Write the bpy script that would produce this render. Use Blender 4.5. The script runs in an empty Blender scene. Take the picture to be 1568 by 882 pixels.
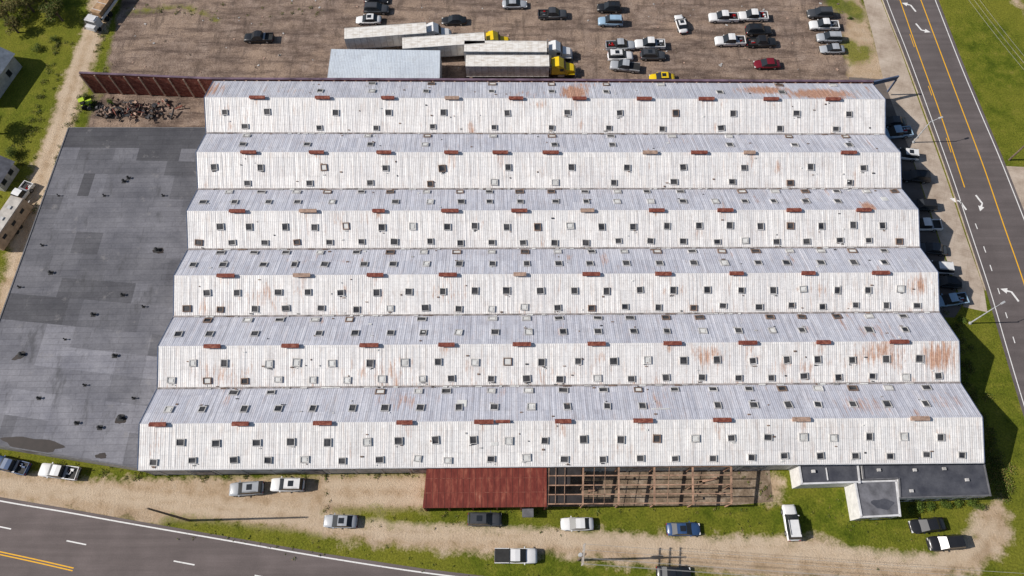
import bpy, bmesh, math, random
import numpy as np
from mathutils import Vector, Matrix
random.seed(7)
rng = np.random.default_rng(7)
sc = bpy.context.scene
F = 1100.0; TH = math.radians(24.4); H = 106.0
CT, ST = math.cos(TH), math.sin(TH)

def S(x, y, z=0.0):
    """image pixel coordinates, back-projected through the camera -> metres on the horizontal plane at height z"""
    u = x-784.0; v = 441.0-y; h = H-z
    den = F*CT-v*ST
    return Vector((u*h/den, h*(v*CT+F*ST)/den, z))

# ------------------------------------------------------------ materials
class Mat:
    def __init__(s, name, rough=0.8, metal=0.0, spec=0.3):
        s.m = bpy.data.materials.new(name); s.m.use_nodes = True
        s.nt = s.m.node_tree; s.b = s.nt.nodes['Principled BSDF']
        s.b.inputs['Roughness'].default_value = rough
        s.b.inputs['Metallic'].default_value = metal
        s.b.inputs['Specular IOR Level'].default_value = spec
    def n(s, t): return s.nt.nodes.new(t)
    def link(s, a, b): s.nt.links.new(a, b)
    def put(s, inp, val):
        if isinstance(val, bpy.types.NodeSocket): s.link(val, inp)
        elif isinstance(val, (tuple, list)) and len(val) == 3 and len(inp.default_value) == 4:
            inp.default_value = (*val, 1)
        else: inp.default_value = val
    def co(s, kind='Object'):
        t = s.n('ShaderNodeTexCoord'); return t.outputs[kind]
    def mapv(s, vec, scale=(1, 1, 1), rot=(0, 0, 0), loc=(0, 0, 0)):
        m = s.n('ShaderNodeMapping'); s.link(vec, m.inputs[0])
        m.inputs['Scale'].default_value = scale; m.inputs['Rotation'].default_value = rot
        m.inputs['Location'].default_value = loc
        return m.outputs[0]
    def noise(s, scale, detail=4, rough=0.55, vec=None, dist=0.0):
        t = s.n('ShaderNodeTexNoise')
        s.link(vec if vec is not None else s.co(), t.inputs['Vector'])
        t.inputs['Scale'].default_value = scale; t.inputs['Detail'].default_value = detail
        t.inputs['Roughness'].default_value = rough; t.inputs['Distortion'].default_value = dist
        return t.outputs['Fac']
    def vor(s, scale, vec=None, out='Distance'):
        t = s.n('ShaderNodeTexVoronoi')
        s.link(vec if vec is not None else s.co(), t.inputs['Vector'])
        t.inputs['Scale'].default_value = scale
        return t.outputs[out]
    def math(s, op, a, b=0.0, clamp=False):
        t = s.n('ShaderNodeMath'); t.operation = op; t.use_clamp = clamp
        s.put(t.inputs[0], a); s.put(t.inputs[1], b); return t.outputs[0]
    def rng(s, x, a, b, c=0.0, d=1.0):
        t = s.n('ShaderNodeMapRange'); s.put(t.inputs[0], x)
        for i, v in enumerate((a, b, c, d)): t.inputs[i+1].default_value = v
        return t.outputs[0]
    def mix(s, f, a, b, blend='MIX'):
        t = s.n('ShaderNodeMix'); t.data_type = 'RGBA'; t.blend_type = blend
        s.put(t.inputs[0], f)
        for inp, v in ((t.inputs[6], a), (t.inputs[7], b)):
            if isinstance(v, bpy.types.NodeSocket): s.link(v, inp)
            else: inp.default_value = (*v, 1)
        return t.outputs[2]
    def ramp(s, x, stops):
        t = s.n('ShaderNodeValToRGB'); s.link(x, t.inputs[0])
        e = t.color_ramp.elements
        while len(e) < len(stops): e.new(0.5)
        for i, (p, c) in enumerate(stops): e[i].position = p; e[i].color = (*c, 1)
        return t.outputs[0]
    def attr(s, name, out='Fac'):
        t = s.n('ShaderNodeAttribute'); t.attribute_name = name; return t.outputs[out]
    def col(s, c): s.put(s.b.inputs['Base Color'], c)
    def bump(s, h, strength=0.3, dist=0.05):
        t = s.n('ShaderNodeBump'); s.link(h, t.inputs['Height'])
        t.inputs['Strength'].default_value = strength; t.inputs['Distance'].default_value = dist
        s.link(t.outputs[0], s.b.inputs['Normal'])

def simple(name, c, rough=0.7, metal=0.0, var=0.25, scale=1.5, spec=0.3):
    m = Mat(name, rough, metal, spec)
    n = m.noise(scale, 5)
    m.col(m.mix(m.rng(n, 0.3, 0.7), tuple(x*(1-var) for x in c), tuple(min(1, x*(1+var)) for x in c)))
    return m.m

# ------------------------------------------------------------ mesh builder
class MB:
    def __init__(s): s.v = []; s.f = []; s.m = []
    def poly(s, pts, mi=0):
        i = len(s.v); s.v += [tuple(p) for p in pts]
        s.f.append(tuple(range(i, i+len(pts)))); s.m.append(mi)
    def box(s, c, hx, hy, hz, mi=0, X=None, Y=None, Z=None, top=None):
        X = X or Vector((1, 0, 0)); Y = Y or Vector((0, 1, 0)); Z = Z or Vector((0, 0, 1))
        c = Vector(c); i = len(s.v)
        for a, b, d in ((-1,-1,-1),(1,-1,-1),(1,1,-1),(-1,1,-1),(-1,-1,1),(1,-1,1),(1,1,1),(-1,1,1)):
            s.v.append(tuple(c+X*a*hx+Y*b*hy+Z*d*hz))
        for k, q in enumerate(((3,2,1,0),(4,5,6,7),(0,1,5,4),(1,2,6,5),(2,3,7,6),(3,0,4,7))):
            s.f.append(tuple(i+j for j in q)); s.m.append(top if (k == 1 and top is not None) else mi)
    def cyl(s, p0, p1, r0, r1=None, n=8, mi=0, cap=True, capm=None):
        p0 = Vector(p0); p1 = Vector(p1); r1 = r0 if r1 is None else r1
        d = (p1-p0).normalized(); a = d.orthogonal().normalized(); b = d.cross(a); i = len(s.v)
        for p, r in ((p0, r0), (p1, r1)):
            for k in range(n):
                t = 2*math.pi*k/n; s.v.append(tuple(p+a*r*math.cos(t)+b*r*math.sin(t)))
        for k in range(n):
            s.f.append((i+k, i+(k+1) % n, i+n+(k+1) % n, i+n+k)); s.m.append(mi)
        if cap:
            cm = mi if capm is None else capm
            s.f.append(tuple(i+k for k in reversed(range(n)))); s.m.append(cm)
            s.f.append(tuple(i+n+k for k in range(n))); s.m.append(cm)
    def obj(s, name, mats, parent=None, smooth=False, tri=False):
        me = bpy.data.meshes.new(name); me.from_pydata(s.v, [], s.f); me.update()
        for m in mats: me.materials.append(m)
        me.polygons.foreach_set('material_index', s.m)
        if tri:
            bm = bmesh.new(); bm.from_mesh(me); bmesh.ops.triangulate(bm, faces=bm.faces); bm.to_mesh(me); bm.free()
        if smooth: me.polygons.foreach_set('use_smooth', [True]*len(me.polygons))
        o = bpy.data.objects.new(name, me); sc.collection.objects.link(o)
        if parent: o.parent = parent
        return o
def empty(name, loc=(0, 0, 0)):
    o = bpy.data.objects.new(name, None); o.location = loc; sc.collection.objects.link(o); return o

def sheet(name, pts, z, mat, parent=None):
    b = MB(); P = [S(*p) for p in pts]
    a = sum(P[i].x*P[(i+1) % len(P)].y-P[(i+1) % len(P)].x*P[i].y for i in range(len(P)))
    if a < 0: P.reverse()
    b.poly([(p.x, p.y, z) for p in P]); return b.obj(name, [mat], parent, tri=True)

def smoothline(pts, step=1.0):
    P = [S(*p) for p in pts]; P = [P[0]*2-P[1]]+P+[P[-1]*2-P[-2]]; out = []
    for i in range(1, len(P)-2):
        n = max(2, int((P[i+1]-P[i]).length/step))
        for k in range(n):
            t = k/n
            out.append(0.5*((2*P[i])+(P[i+1]-P[i-1])*t+(2*P[i-1]-5*P[i]+4*P[i+1]-P[i+2])*t*t+(3*P[i]-3*P[i+1]+P[i+2]-P[i-1])*t**3))
    out.append(P[-2]); return out
def ribbon(b, line, w, z, dash=None, mi=0, off=0.0):
    L = 0.0
    for i in range(len(line)-1):
        a, c = line[i], line[i+1]; d = (c-a); seg = d.length
        if seg < 1e-6: continue
        d /= seg; nrm = Vector((-d.y, d.x, 0))
        L += seg
        if dash and (L % (dash[0]+dash[1])) > dash[0]: continue
        d2 = (line[i+2]-c).normalized() if i+2 < len(line) else d
        n2 = Vector((-d2.y, d2.x, 0))
        q = [a+nrm*(off-w/2), c+n2*(off-w/2), c+n2*(off+w/2), a+nrm*(off+w/2)]
        b.poly([(p.x, p.y, z) for p in q], mi)

# ------------------------------------------------------------ ground
m = Mat('ground_mat', 0.95, spec=0.1)
nA = m.noise(0.05, 5, 0.6); nB = m.noise(0.45, 6, 0.65); nC = m.noise(3.5, 4, 0.7); nD = m.noise(14, 2, 0.7)
grass = m.ramp(nB, [(0.3, (0.065, 0.095, 0.008)), (0.48, (0.130, 0.160, 0.016)), (0.62, (0.205, 0.21, 0.03)), (0.75, (0.30, 0.24, 0.075))])
grass = m.mix(m.rng(nA, 0.42, 0.62), grass, (0.215, 0.215, 0.03), 'MIX')
grass = m.mix(0.8, grass, m.ramp(nC, [(0.3, (0.42, 0.45, 0.42)), (0.7, (1.4, 1.38, 1.2))]), 'MULTIPLY')
dirt = m.ramp(nB, [(0.25, (0.38, 0.265, 0.16)), (0.5, (0.54, 0.405, 0.275)), (0.75, (0.63, 0.51, 0.38))])
dirt = m.mix(0.35, dirt, m.ramp(nC, [(0.3, (0.74, 0.70, 0.66)), (0.7, (1.2, 1.2, 1.2))]), 'MULTIPLY')
dirt = m.mix(m.rng(m.noise(0.16, 4, 0.6), 0.52, 0.7, 0, 0.55), dirt, (0.33, 0.235, 0.15))
st = m.noise(0.3, 5, 0.7, vec=m.mapv(m.co(), (0.35, 1.9, 1), rot=(0, 0, 0.25)))
st2 = m.noise(0.3, 5, 0.7, vec=m.mapv(m.co(), (1.9, 0.4, 1), rot=(0, 0, -0.3), loc=(9, 3, 0)))
yard = m.ramp(nB, [(0.25, (0.15, 0.108, 0.084)), (0.47, (0.29, 0.215, 0.17)), (0.62, (0.38, 0.29, 0.235)), (0.8, (0.54, 0.44, 0.36))])
yard = m.mix(m.rng(m.noise(0.09, 5, 0.7), 0.46, 0.64, 0, 0.75), yard, (0.46, 0.34, 0.255))
yard = m.mix(m.rng(st, 0.47, 0.63, 0, 0.78), yard, (0.115, 0.083, 0.07))
yard = m.mix(m.rng(st2, 0.52, 0.66, 0, 0.65), yard, (0.12, 0.09, 0.075))
yard = m.mix(0.75, yard, m.ramp(nC, [(0.3, (0.5, 0.48, 0.46)), (0.7, (1.35, 1.35, 1.35))]), 'MULTIPLY')
yard = m.mix(m.rng(m.vor(0.7), 0.08, 0.04, 0, 0.5), yard, (0.5, 0.45, 0.40))
wob = m.math('ADD', m.math('MULTIPLY', m.math('SUBTRACT', nB, 0.5), 5.0), m.math('MULTIPLY', m.math('SUBTRACT', nC, 0.5), 2.0))
fd = m.rng(m.math('ADD', m.attr('dirt'), wob), -0.6, 0.7)
fr = m.rng(m.math('ADD', m.attr('rut'), m.math('MULTIPLY', wob, 0.3)), -0.5, 0.4, 0, 0.7)
fa = m.rng(m.math('ADD', m.attr('yard'), m.math('MULTIPLY', wob, 0.6)), -0.3, 0.5)
c = m.mix(fd, grass, dirt); c = m.mix(fa, c, yard); c = m.mix(fr, c, (0.66, 0.53, 0.39))
fw = m.rng(m.math('ADD', m.attr('weed'), wob), -0.5, 0.8, 0, 0.9)
c = m.mix(fw, c, grass)
c = m.mix(0.3, c, m.ramp(nD, [(0.3, (0.6, 0.6, 0.6)), (0.7, (1.25, 1.25, 1.25))]), 'MULTIPLY')
m.col(c); m.bump(m.math('ADD', nC, m.math('MULTIPLY', nD, 0.5)), 0.75, 0.2)
ground_mat = m.m

xs = np.concatenate([[-3000, -1200, -500, -220, -150], np.arange(-112, 112.1, 0.5), [150, 220, 500, 1200, 3000]])
ys = np.concatenate([[-3000, -1200, -400, -120, -30], np.arange(-4, 120.1, 0.5), [160, 260, 500, 1200, 3000]])
GX, GY = np.meshgrid(xs, ys); nx, ny = len(xs), len(ys)
px, py = GX.ravel(), GY.ravel()
def segd(a, b):
    dx, dy = b.x-a.x, b.y-a.y; L = dx*dx+dy*dy+1e-9
    t = np.clip(((px-a.x)*dx+(py-a.y)*dy)/L, 0, 1)
    return np.hypot(px-a.x-t*dx, py-a.y-t*dy)
def sdpoly(pts):
    P = [S(*p) for p in pts]; D = np.full(px.shape, 1e9); ins = np.zeros(px.shape, bool)
    for i in range(len(P)):
        a, b = P[i], P[(i+1) % len(P)]; D = np.minimum(D, segd(a, b))
        if abs(a.y-b.y) > 1e-9:
            ins ^= ((a.y > py) != (b.y > py)) & (px < (b.x-a.x)*(py-a.y)/(b.y-a.y)+a.x)
    return np.clip(np.where(ins, D, -D), -12, 12)
def sdline(pts, w):
    P = smoothline(pts, 4); D = np.full(px.shape, 1e9)
    for i in range(len(P)-1): D = np.minimum(D, segd(P[i], P[i+1]))
    return np.clip(w-D, -12, 12)
DIRT = [(-40, 712), (60, 722), (150, 736), (215, 733), (350, 730), (480, 730), (496, 722), (652, 722), (652, 782), (520, 783), (540, 800), (560, 802), (760, 808), (900, 815), (1050, 820), (1180, 826), (1245, 820),
        (1300, 840), (1370, 850), (1430, 848), (1485, 815), (1497, 780), (1530, 762), (1548, 790), (1545, 835), (1500, 872), (1440, 894), (1250, 890), (1120, 882),
        (1000, 870), (830, 850), (700, 846), (560, 834), (440, 812), (330, 800), (250, 806), (180, 800), (0, 768), (-60, 755)]
d_dirt = sdpoly(DIRT)
for L, w in (([(165, -30), (140, 60), (112, 130), (92, 200), (72, 250), (50, 320), (25, 420), (0, 490), (-30, 570)], 2.2),
             ([(640, 740), (1180, 745)], 1.8), ([(1530, -30), (1590, 40)], 0.6)):
    d_dirt = np.maximum(d_dirt, sdline(L, w))
d_dirt = np.maximum(d_dirt, sdpoly([(1280, -60), (1290, 130), (1360, 130), (1340, 60), (1322, 0), (1300, -60)]))
YARD = [(200, -60), (1285, -60), (1280, 0), (1302, 30), (1290, 60), (1300, 118), (1345, 122), (1345, 300), (900, 300), (310, 300), (318, 205), (128, 205), (140, 150), (160, 105)]
d_yard = sdpoly(YARD)
d_rut = np.full(px.shape, -12.0)
for L in ([(0, 745), (150, 762), (300, 780), (470, 800), (600, 818), (800, 826), (1000, 838), (1200, 845), (1400, 866), (1480, 850), (1520, 800)],
          [(0, 738), (150, 752), (300, 768), (470, 786), (600, 806), (800, 815), (1000, 828), (1200, 834), (1400, 856), (1460, 845), (1500, 800)],
          [(152, 0), (128, 60), (102, 130), (82, 200), (62, 250), (40, 320), (15, 420)],
          [(168, 0), (146, 60), (120, 130), (99, 200), (80, 250), (58, 320), (33, 420)],
          [(500, 742), (648, 742)], [(500, 766), (648, 766)]):
    d_rut = np.maximum(d_rut, sdline(L, 0.55))
d_weed = sdline([(215, 722), (640, 724)], 0.2)
for L, w in (([(166, 100), (150, 150), (120, 195)], 0.5), ([(200, 20), (280, 10), (330, 30)], 0.4), ([(1275, 2), (1300, 12), (1310, 22)], 2.0), ([(1300, 70), (1312, 90), (1325, 78)], 1.7),
             ([(260, 806), (380, 822), (480, 836)], 1.4), ([(420, 784), (600, 808), (900, 820), (1150, 831)], -1.2), ([(500, 782), (650, 784), (760, 790)], .3)):
    d_weed = np.maximum(d_weed, sdline(L, w))
verts = np.stack([px, py, np.zeros_like(px)], 1)
idx = np.arange(nx*ny).reshape(ny, nx)
faces = np.stack([idx[:-1, :-1].ravel(), idx[:-1, 1:].ravel(), idx[1:, 1:].ravel(), idx[1:, :-1].ravel()], 1)
me = bpy.data.meshes.new('ground'); me.from_pydata(verts.tolist(), [], faces.tolist()); me.update()
for nme, d in (('dirt', d_dirt), ('yard', d_yard), ('rut', d_rut), ('weed', d_weed)):
    a = me.attributes.new(nme, 'FLOAT', 'POINT'); a.data.foreach_set('value', d.astype(np.float32))
me.materials.append(ground_mat)
g = bpy.data.objects.new('ground', me); sc.collection.objects.link(g)

# ------------------------------------------------------------ roads
def asphalt(name, c, streak_rot):
    m = Mat(name, 0.85, spec=0.2)
    a = m.noise(0.25, 5, 0.6); b_ = m.noise(6, 4, 0.75)
    s_ = m.noise(0.5, 4, 0.6, vec=m.mapv(m.co(), (0.06, 1.6, 1), rot=(0, 0, streak_rot)))
    base = m.mix(m.rng(a, 0.3, 0.7), tuple(x*0.82 for x in c), tuple(x*1.15 for x in c))
    base = m.mix(m.rng(s_, 0.35, 0.65, 0.0, 0.55), base, tuple(x*0.6 for x in c))
    base = m.mix(0.5, base, m.ramp(b_, [(0.3, (0.72, 0.72, 0.72)), (0.7, (1.2, 1.2, 1.2))]), 'MULTIPLY')
    m.col(base); m.bump(b_, 0.3, 0.02); return m.m
hw_mat = asphalt('highway_asphalt', (0.165, 0.137, 0.132), math.radians(12))
rd_mat = asphalt('road_asphalt', (0.142, 0.122, 0.12), math.radians(67))
def paint(name, c):
    m = Mat(name, 0.7); n = m.noise(5, 5, 0.7)
    m.col(m.mix(m.rng(n, 0.54, 0.70, 0, 0.7), c, (0.16, 0.15, 0.145))); return m.m
white_p = paint('white_road_paint', (0.78, 0.77, 0.75)); yel_p = paint('yellow_road_paint', (0.85, 0.44, 0.008))
edge = [(-160, 730), (0, 761), (100, 778), (200, 796), (350, 822), (500, 848), (650, 871), (800, 889), (1000, 905)]
sheet('highway', edge+[(1000, 1400), (-400, 1400), (-500, 700)], 0.012, hw_mat)
mk = MB()
ribbon(mk, smoothline([(-160, 736), (0, 767), (100, 784), (200, 802), (350, 828), (500, 854), (650, 877), (800, 895)]), 0.18, 0.017)
for a, b in (((-60, 794), (-28, 800)), ((-13, 804), (17, 810)), ((102, 828), (132, 834)), ((266, 859), (298, 865)), ((390, 881), (425, 888))):
    ribbon(mk, [S(*a), S(*b)], 0.17, 0.017)
ribbon(mk, smoothline([(-100, 826), (0, 847), (60, 860), (112, 872)]), 0.15, 0.017, mi=1, off=0.17)
ribbon(mk, smoothline([(-100, 826), (0, 847), (60, 860), (112, 872)]), 0.15, 0.017, mi=1, off=-0.17)
RL = [(1325, -80), (1352, 0), (1383, 80), (1418, 175), (1452, 270), (1482, 360), (1510, 445), (1535, 530), (1562, 620), (1600, 740), (1650, 900)]
RR = [(1405, -80), (1437, 0), (1470, 85), (1500, 158), (1535, 240), (1570, 328), (1605, 420), (1660, 600), (1750, 900)]
sheet('side_road', RL+RR[::-1], 0.012, rd_mat)
ribbon(mk, smoothline([(x-5, y) for x, y in RR]), 0.16, 0.017)
ribbon(mk, smoothline([(x+6, y) for x, y in RL]), 0.14, 0.017)
ribbon(mk, smoothline([(1350, -80), (1378, 0), (1403, 72), (1440, 175), (1477, 287)]), 0.17, 0.017, mi=1)
ribbon(mk, smoothline([(1350, -80), (1378, 0), (1403, 72), (1440, 175), (1477, 287)]), 0.12, 0.017, mi=1, dash=(3, 9), off=-0.38)
ribbon(mk, smoothline([(1380, -80), (1410, 0), (1437, 72), (1474, 170), (1506, 255), (1537, 345), (1570, 440), (1620, 600)]), 0.18, 0.017, mi=1)
ribbon(mk, smoothline([(1484, 318), (1500, 360), (1519, 415), (1537, 470), (1560, 545)]), 0.15, 0.017, dash=(1.0, 3.0))
def arrow(p, ang, flip=1):
    o = S(*p); ca, sa = math.cos(ang), math.sin(ang); k = 1.2
    def q(pts): mk.poly([(o.x+k*(x*ca-y*flip*sa), o.y+k*(x*sa+y*flip*ca), 0.017) for x, y in (pts if flip > 0 else pts[::-1])], 0)
    q([(-1.2, -0.13), (0.3, -0.13), (0.3, 0.13), (-1.2, 0.13)])
    q([(0.3, -0.13), (0.75, 0.35), (0.55, 0.55), (0.302, 0.13)])
    q([(0.35, 0.75), (0.95, 0.15), (1.25, 1.1)])
for p, a, f in (((1396, 10), 110, 1), ((1409, 44), -68, 1), ((1472, 311), 110, 1), ((1502, 309), -68, -1), ((1551, 450), 112, 1)):
    arrow(p, math.radians(a), f)
mk.obj('road_markings', [white_p, yel_p])

conc = Mat('concrete', 0.9, spec=0.15)
a_ = conc.noise(0.35, 6, 0.65); b_ = conc.noise(5, 4, 0.7)
br = conc.n('ShaderNodeTexBrick'); conc.link(conc.mapv(conc.co(), (0.2, 0.2, 1), rot=(0, 0, math.radians(20))), br.inputs['Vector'])
br.inputs['Scale'].default_value = 1.0; br.inputs['Mortar Size'].default_value = 0.008; br.offset = 0
br.inputs['Color1'].default_value = (1, 1, 1, 1); br.inputs['Color2'].default_value = (0.9, 0.89, 0.88, 1); br.inputs['Mortar'].default_value = (0.7, 0.68, 0.66, 1)
cc = conc.ramp(a_, [(0.3, (0.32, 0.25, 0.195)), (0.55, (0.48, 0.40, 0.325)), (0.75, (0.56, 0.48, 0.405))])
cc = conc.mix(0.5, cc, conc.ramp(b_, [(0.3, (0.75, 0.75, 0.75)), (0.7, (1.15, 1.15, 1.15))]), 'MULTIPLY')
cc = conc.mix(0.5, cc, br.outputs[0], 'MULTIPLY'); conc.col(cc)
conc2 = Mat('old_slab_concrete', 0.95, spec=0.1)
a_ = conc2.noise(0.5, 6, 0.7); b_ = conc2.noise(4, 5, 0.7)
c2 = conc2.ramp(a_, [(0.3, (0.10, 0.072, 0.05)), (0.5, (0.22, 0.165, 0.115)), (0.7, (0.40, 0.325, 0.25))])
conc2.col(conc2.mix(0.6, c2, conc2.ramp(b_, [(0.3, (0.6, 0.6, 0.6)), (0.7, (1.2, 1.2, 1.2))]), 'MULTIPLY'))
sheet('sidewalk', [(1290, -80), (1322, 0), (1338, 60), (1352, 120), (1400, 250), (1440, 370), (1475, 470), (1512, 478)]+[(1506, 440), (1478, 360), (1448, 270), (1414, 175), (1380, 80), (1349, 0), (1320, -80)], 0.008, conc.m)
lot = asphalt('parking_lot_asphalt', (0.17, 0.145, 0.13), 0.3)
sheet('parking_lot', [(1300, 118), (1360, 122), (1399, 250), (1438, 370), (1472, 470), (1462, 486), (1350, 486)], 0.004, lot)
sheet('concrete_slab', [(834, 715), (1178, 715), (1184, 768), (1120, 774), (834, 776)], 0.006, conc2.m)
sheet('concrete_pad', [(1533, 254), (1700, 262), (1700, 360), (1575, 340)], 0.006, conc.m)
kb = MB(); kl = smoothline([(x-1, y) for x, y in RL[:7]])
for i in range(len(kl)-1):
    a, b2 = kl[i], kl[i+1]; d = b2-a; L = d.length; d.normalize(); n = Vector((-d.y, d.x, 0))
    kb.box((a+b2)/2+Vector((0, 0, 0.06)), L/2, 0.09, 0.06, 0, X=d, Y=n)
kb.obj('kerb', [conc.m])

# ------------------------------------------------------------ main warehouse
ZE, ZR = 5.0, 7.5
def metal_roof(name, c, c2, grime=0.5, ribs=0.9, faint=0.28):
    m = Mat(name, 0.5, 0.0, 0.35)
    uv = m.co('UV')
    sep = m.n('ShaderNodeSeparateXYZ'); m.link(uv, sep.inputs[0]); u, v = sep.outputs[0], sep.outputs[1]
    pan = m.math('FLOOR', m.math('DIVIDE', u, ribs))
    vp = m.math('FLOOR', m.math('DIVIDE', v, 2.9))
    wn = m.n('ShaderNodeTexWhiteNoise'); wn.noise_dimensions = '2D'
    cb = m.n('ShaderNodeCombineXYZ'); m.link(pan, cb.inputs[0]); m.link(vp, cb.inputs[1]); m.link(cb.outputs[0], wn.inputs['Vector'])
    fr = m.math('FRACT', m.math('DIVIDE', u, ribs))
    seam = m.math('LESS_THAN', fr, 0.1)
    fl = m.math('LESS_THAN', m.math('FRACT', m.math('DIVIDE', v, 1.45)), 0.05)
    streak = m.noise(1.0, 5, 0.7, vec=m.mapv(uv, (2.1, 0.22, 1)))
    big = m.noise(0.13, 5, 0.65, vec=m.mapv(uv, (1, 1, 1), loc=(0, 7, 0)))
    med = m.noise(0.55, 5, 0.7, vec=m.mapv(uv, (1, .8, 1), loc=(30, 7, 0)))
    fine = m.noise(2.6, 4, 0.75, vec=uv)
    base = m.mix(wn.outputs[0], c, c2)
    base = m.mix(m.rng(streak, 0.48, 0.74, 0, grime), base, (c[0]*0.52, c[1]*0.49, c[2]*0.46))
    base = m.mix(m.rng(big, 0.45, 0.68, 0, 0.45), base, (c[0]*0.72, c[1]*0.72, c[2]*0.75))
    base = m.mix(m.rng(med, 0.52, 0.72, 0, 0.5), base, (c[0]*0.64, c[1]*0.61, c[2]*0.60))
    base = m.mix(0.55, base, m.ramp(fine, [(0.3, (0.74, 0.74, 0.74)), (0.7, (1.18, 1.18, 1.18))]), 'MULTIPLY')
    sv_ = m.math('MULTIPLY', seam, m.rng(wn.outputs[0], 0.2, 0.9, 0.05, 0.4))
    base = m.mix(sv_, base, (c[0]*0.45, c[1]*0.44, c[2]*0.44))
    base = m.mix(m.math('MULTIPLY', fl, 0.14), base, (0.2, 0.18, 0.17))
    ra = m.attr('rust'); sp = m.noise(0.8, 6, 0.72, vec=m.mapv(uv, (2.6, 0.42, 1)))
    rf = m.rng(m.math('ADD', ra, m.math('MULTIPLY', m.math('SUBTRACT', sp, 0.5), 1.8)), 0.38, 0.76)
    rc = m.ramp(fine, [(0.3, (0.25, 0.085, 0.03)), (0.5, (0.45, 0.19, 0.08)), (0.7, (0.58, 0.33, 0.19))])
    base = m.mix(m.math('MULTIPLY', rf, 0.8), base, rc)
    base = m.mix(m.rng(sp, 0.52, 0.72, 0, faint), base, (0.48, 0.31, 0.21))
    m.col(base)
    w = m.math('SINE', m.math('MULTIPLY', u, 2*math.pi/(ribs/3)))
    m.bump(m.math('ADD', m.math('MULTIPLY', w, 0.6), fine), 0.3, 0.05)
    return m.m
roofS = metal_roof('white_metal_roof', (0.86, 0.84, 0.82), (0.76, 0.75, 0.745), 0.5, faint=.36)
roofN = metal_roof('shade_tinted_weathered_roof', (0.51, 0.525, 0.595), (0.62, 0.63, 0.69), 0.6, faint=.24)  # darker, bluer base paints in shade of sun-averted slopes; grime and rust on top

Lp = [(327, 124), (316, 204), (303, 290), (288, 382), (266, 485), (241, 595), (211, 719)]
Rp = [(1335, 128), (1355, 206), (1380, 289), (1408, 379), (1438, 478), (1470, 586), (1507, 708)]
LW = [S(x, y, ZE) for x, y in Lp]; RW = [S(x, y, ZE) for x, y in Rp]
blobs = [
 (0,'N',.545,.35,.022,.5,1.15),(0,'N',.56,.8,.03,.25,.6),(0,'N',.83,.55,.05,.3,.95),(0,'N',.91,.3,.06,.35,1.05),(0,'N',.47,.3,.04,.3,.45),(0,'N',.0,.5,.03,.6,.7),(0,'N',.12,.4,.1,.4,.32),
 (0,'S',.49,.2,.02,.25,.55),(0,'S',.76,.05,.02,.2,.45),(2,'N',.935,.15,.012,.3,1.0),(3,'S',.975,.3,.02,.4,.65),(3,'S',.12,.6,.05,.4,.45),(3,'S',.36,.5,.05,.4,.42),
 (4,'S',.685,.3,.03,.35,.66),(4,'S',.90,.3,.05,.5,.64),(4,'S',.975,.35,.03,.5,.8),(4,'S',.28,.6,.06,.4,.48),(4,'S',.08,.7,.05,.4,.5),(4,'S',.5,.8,.06,.3,.42),(4,'S',.8,.6,.06,.4,.45),
 (5,'N',.62,.5,.04,.5,.45),(5,'N',.3,.6,.05,.4,.48),(5,'N',.87,.3,.05,.4,.5),(5,'S',.02,.5,.02,.5,.4),(5,'S',.56,.5,.03,.4,.35),(4,'N',.9,.4,.04,.5,.45),(3,'N',.2,.5,.1,.5,.32),
 (1,'S',.5,.5,.05,.5,.25),(2,'S',.2,.4,.1,.5,.28),(5,'N',.97,.4,.03,.4,.45),(3,'S',.65,.4,.04,.4,.38),(3,'S',.85,.5,.04,.4,.38),(1,'N',.7,.6,.03,.3,.35)]
wh = empty('warehouse_building')
def rowpt(r, side, t, q):
    """q: 0 ridge .. 1 valley; returns point, along, downslope, normal"""
    a0, a1 = LW[r], RW[r]; b0, b1 = LW[r+1], RW[r+1]
    n_ = a0.lerp(a1, t); s_ = b0.lerp(b1, t)
    mid = (n_+s_)/2; mid.z = ZR
    e = n_ if side == 'N' else s_
    p = mid.lerp(e, q)
    U = (RW[r]-LW[r]).normalized(); D = (e-mid).normalized()
    N = U.cross(D)
    if N.z < 0: N = -N
    return p, U, D, N
def t_of(r, xpx, ypx, z=7.0):
    p = S(xpx, ypx, z); l = (LW[r].x+LW[r+1].x)/2; rr = (RW[r].x+RW[r+1].x)/2
    return (p.x-l)/(rr-l)
vents = [([394, 494, 594, 692, 790, 887, 986, 1081, 1180, 1275], 153), ([381, 485, 588, 691, 766, 843, 995, 1070, 1147, 1299], 236), ([364, 472, 580, 689, 795, 899, 1005, 1110, 1215, 1322], 325),
         ([347, 463, 575, 686, 796, 905, 1015, 1127, 1237, 1348], 421), ([327, 446, 566, 684, 799, 913, 1029, 1144, 1260, 1376], 526), ([244, 370, 495, 620, 741, 862, 984, 1105, 1226, 1408], 645)]
for r, (xs_, y_) in enumerate(vents):
    for x_ in xs_:
        if random.random() < .8: blobs.append((r, 'S', t_of(r, x_, y_, ZR)+random.uniform(-.004, .004), .1, .009, random.uniform(.2, .7), random.uniform(.3, .55)))
        if random.random() < .5: blobs.append((r, 'N', t_of(r, x_, y_, ZR), .1, .008, .3, random.uniform(.25, .5)))
for k in range(110):
    blobs.append((random.choice((0, 1, 2, 3, 3, 4, 4, 4, 5)), random.choice('SSN'), random.random(), random.uniform(.3, 1), random.uniform(.003, .012), random.uniform(.15, .45), random.uniform(.2, .6)))
rowS = [.0, .03, .08, .24, .32, .13]; rowN = [.12, .05, .08, .13, .13, .18]
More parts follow.
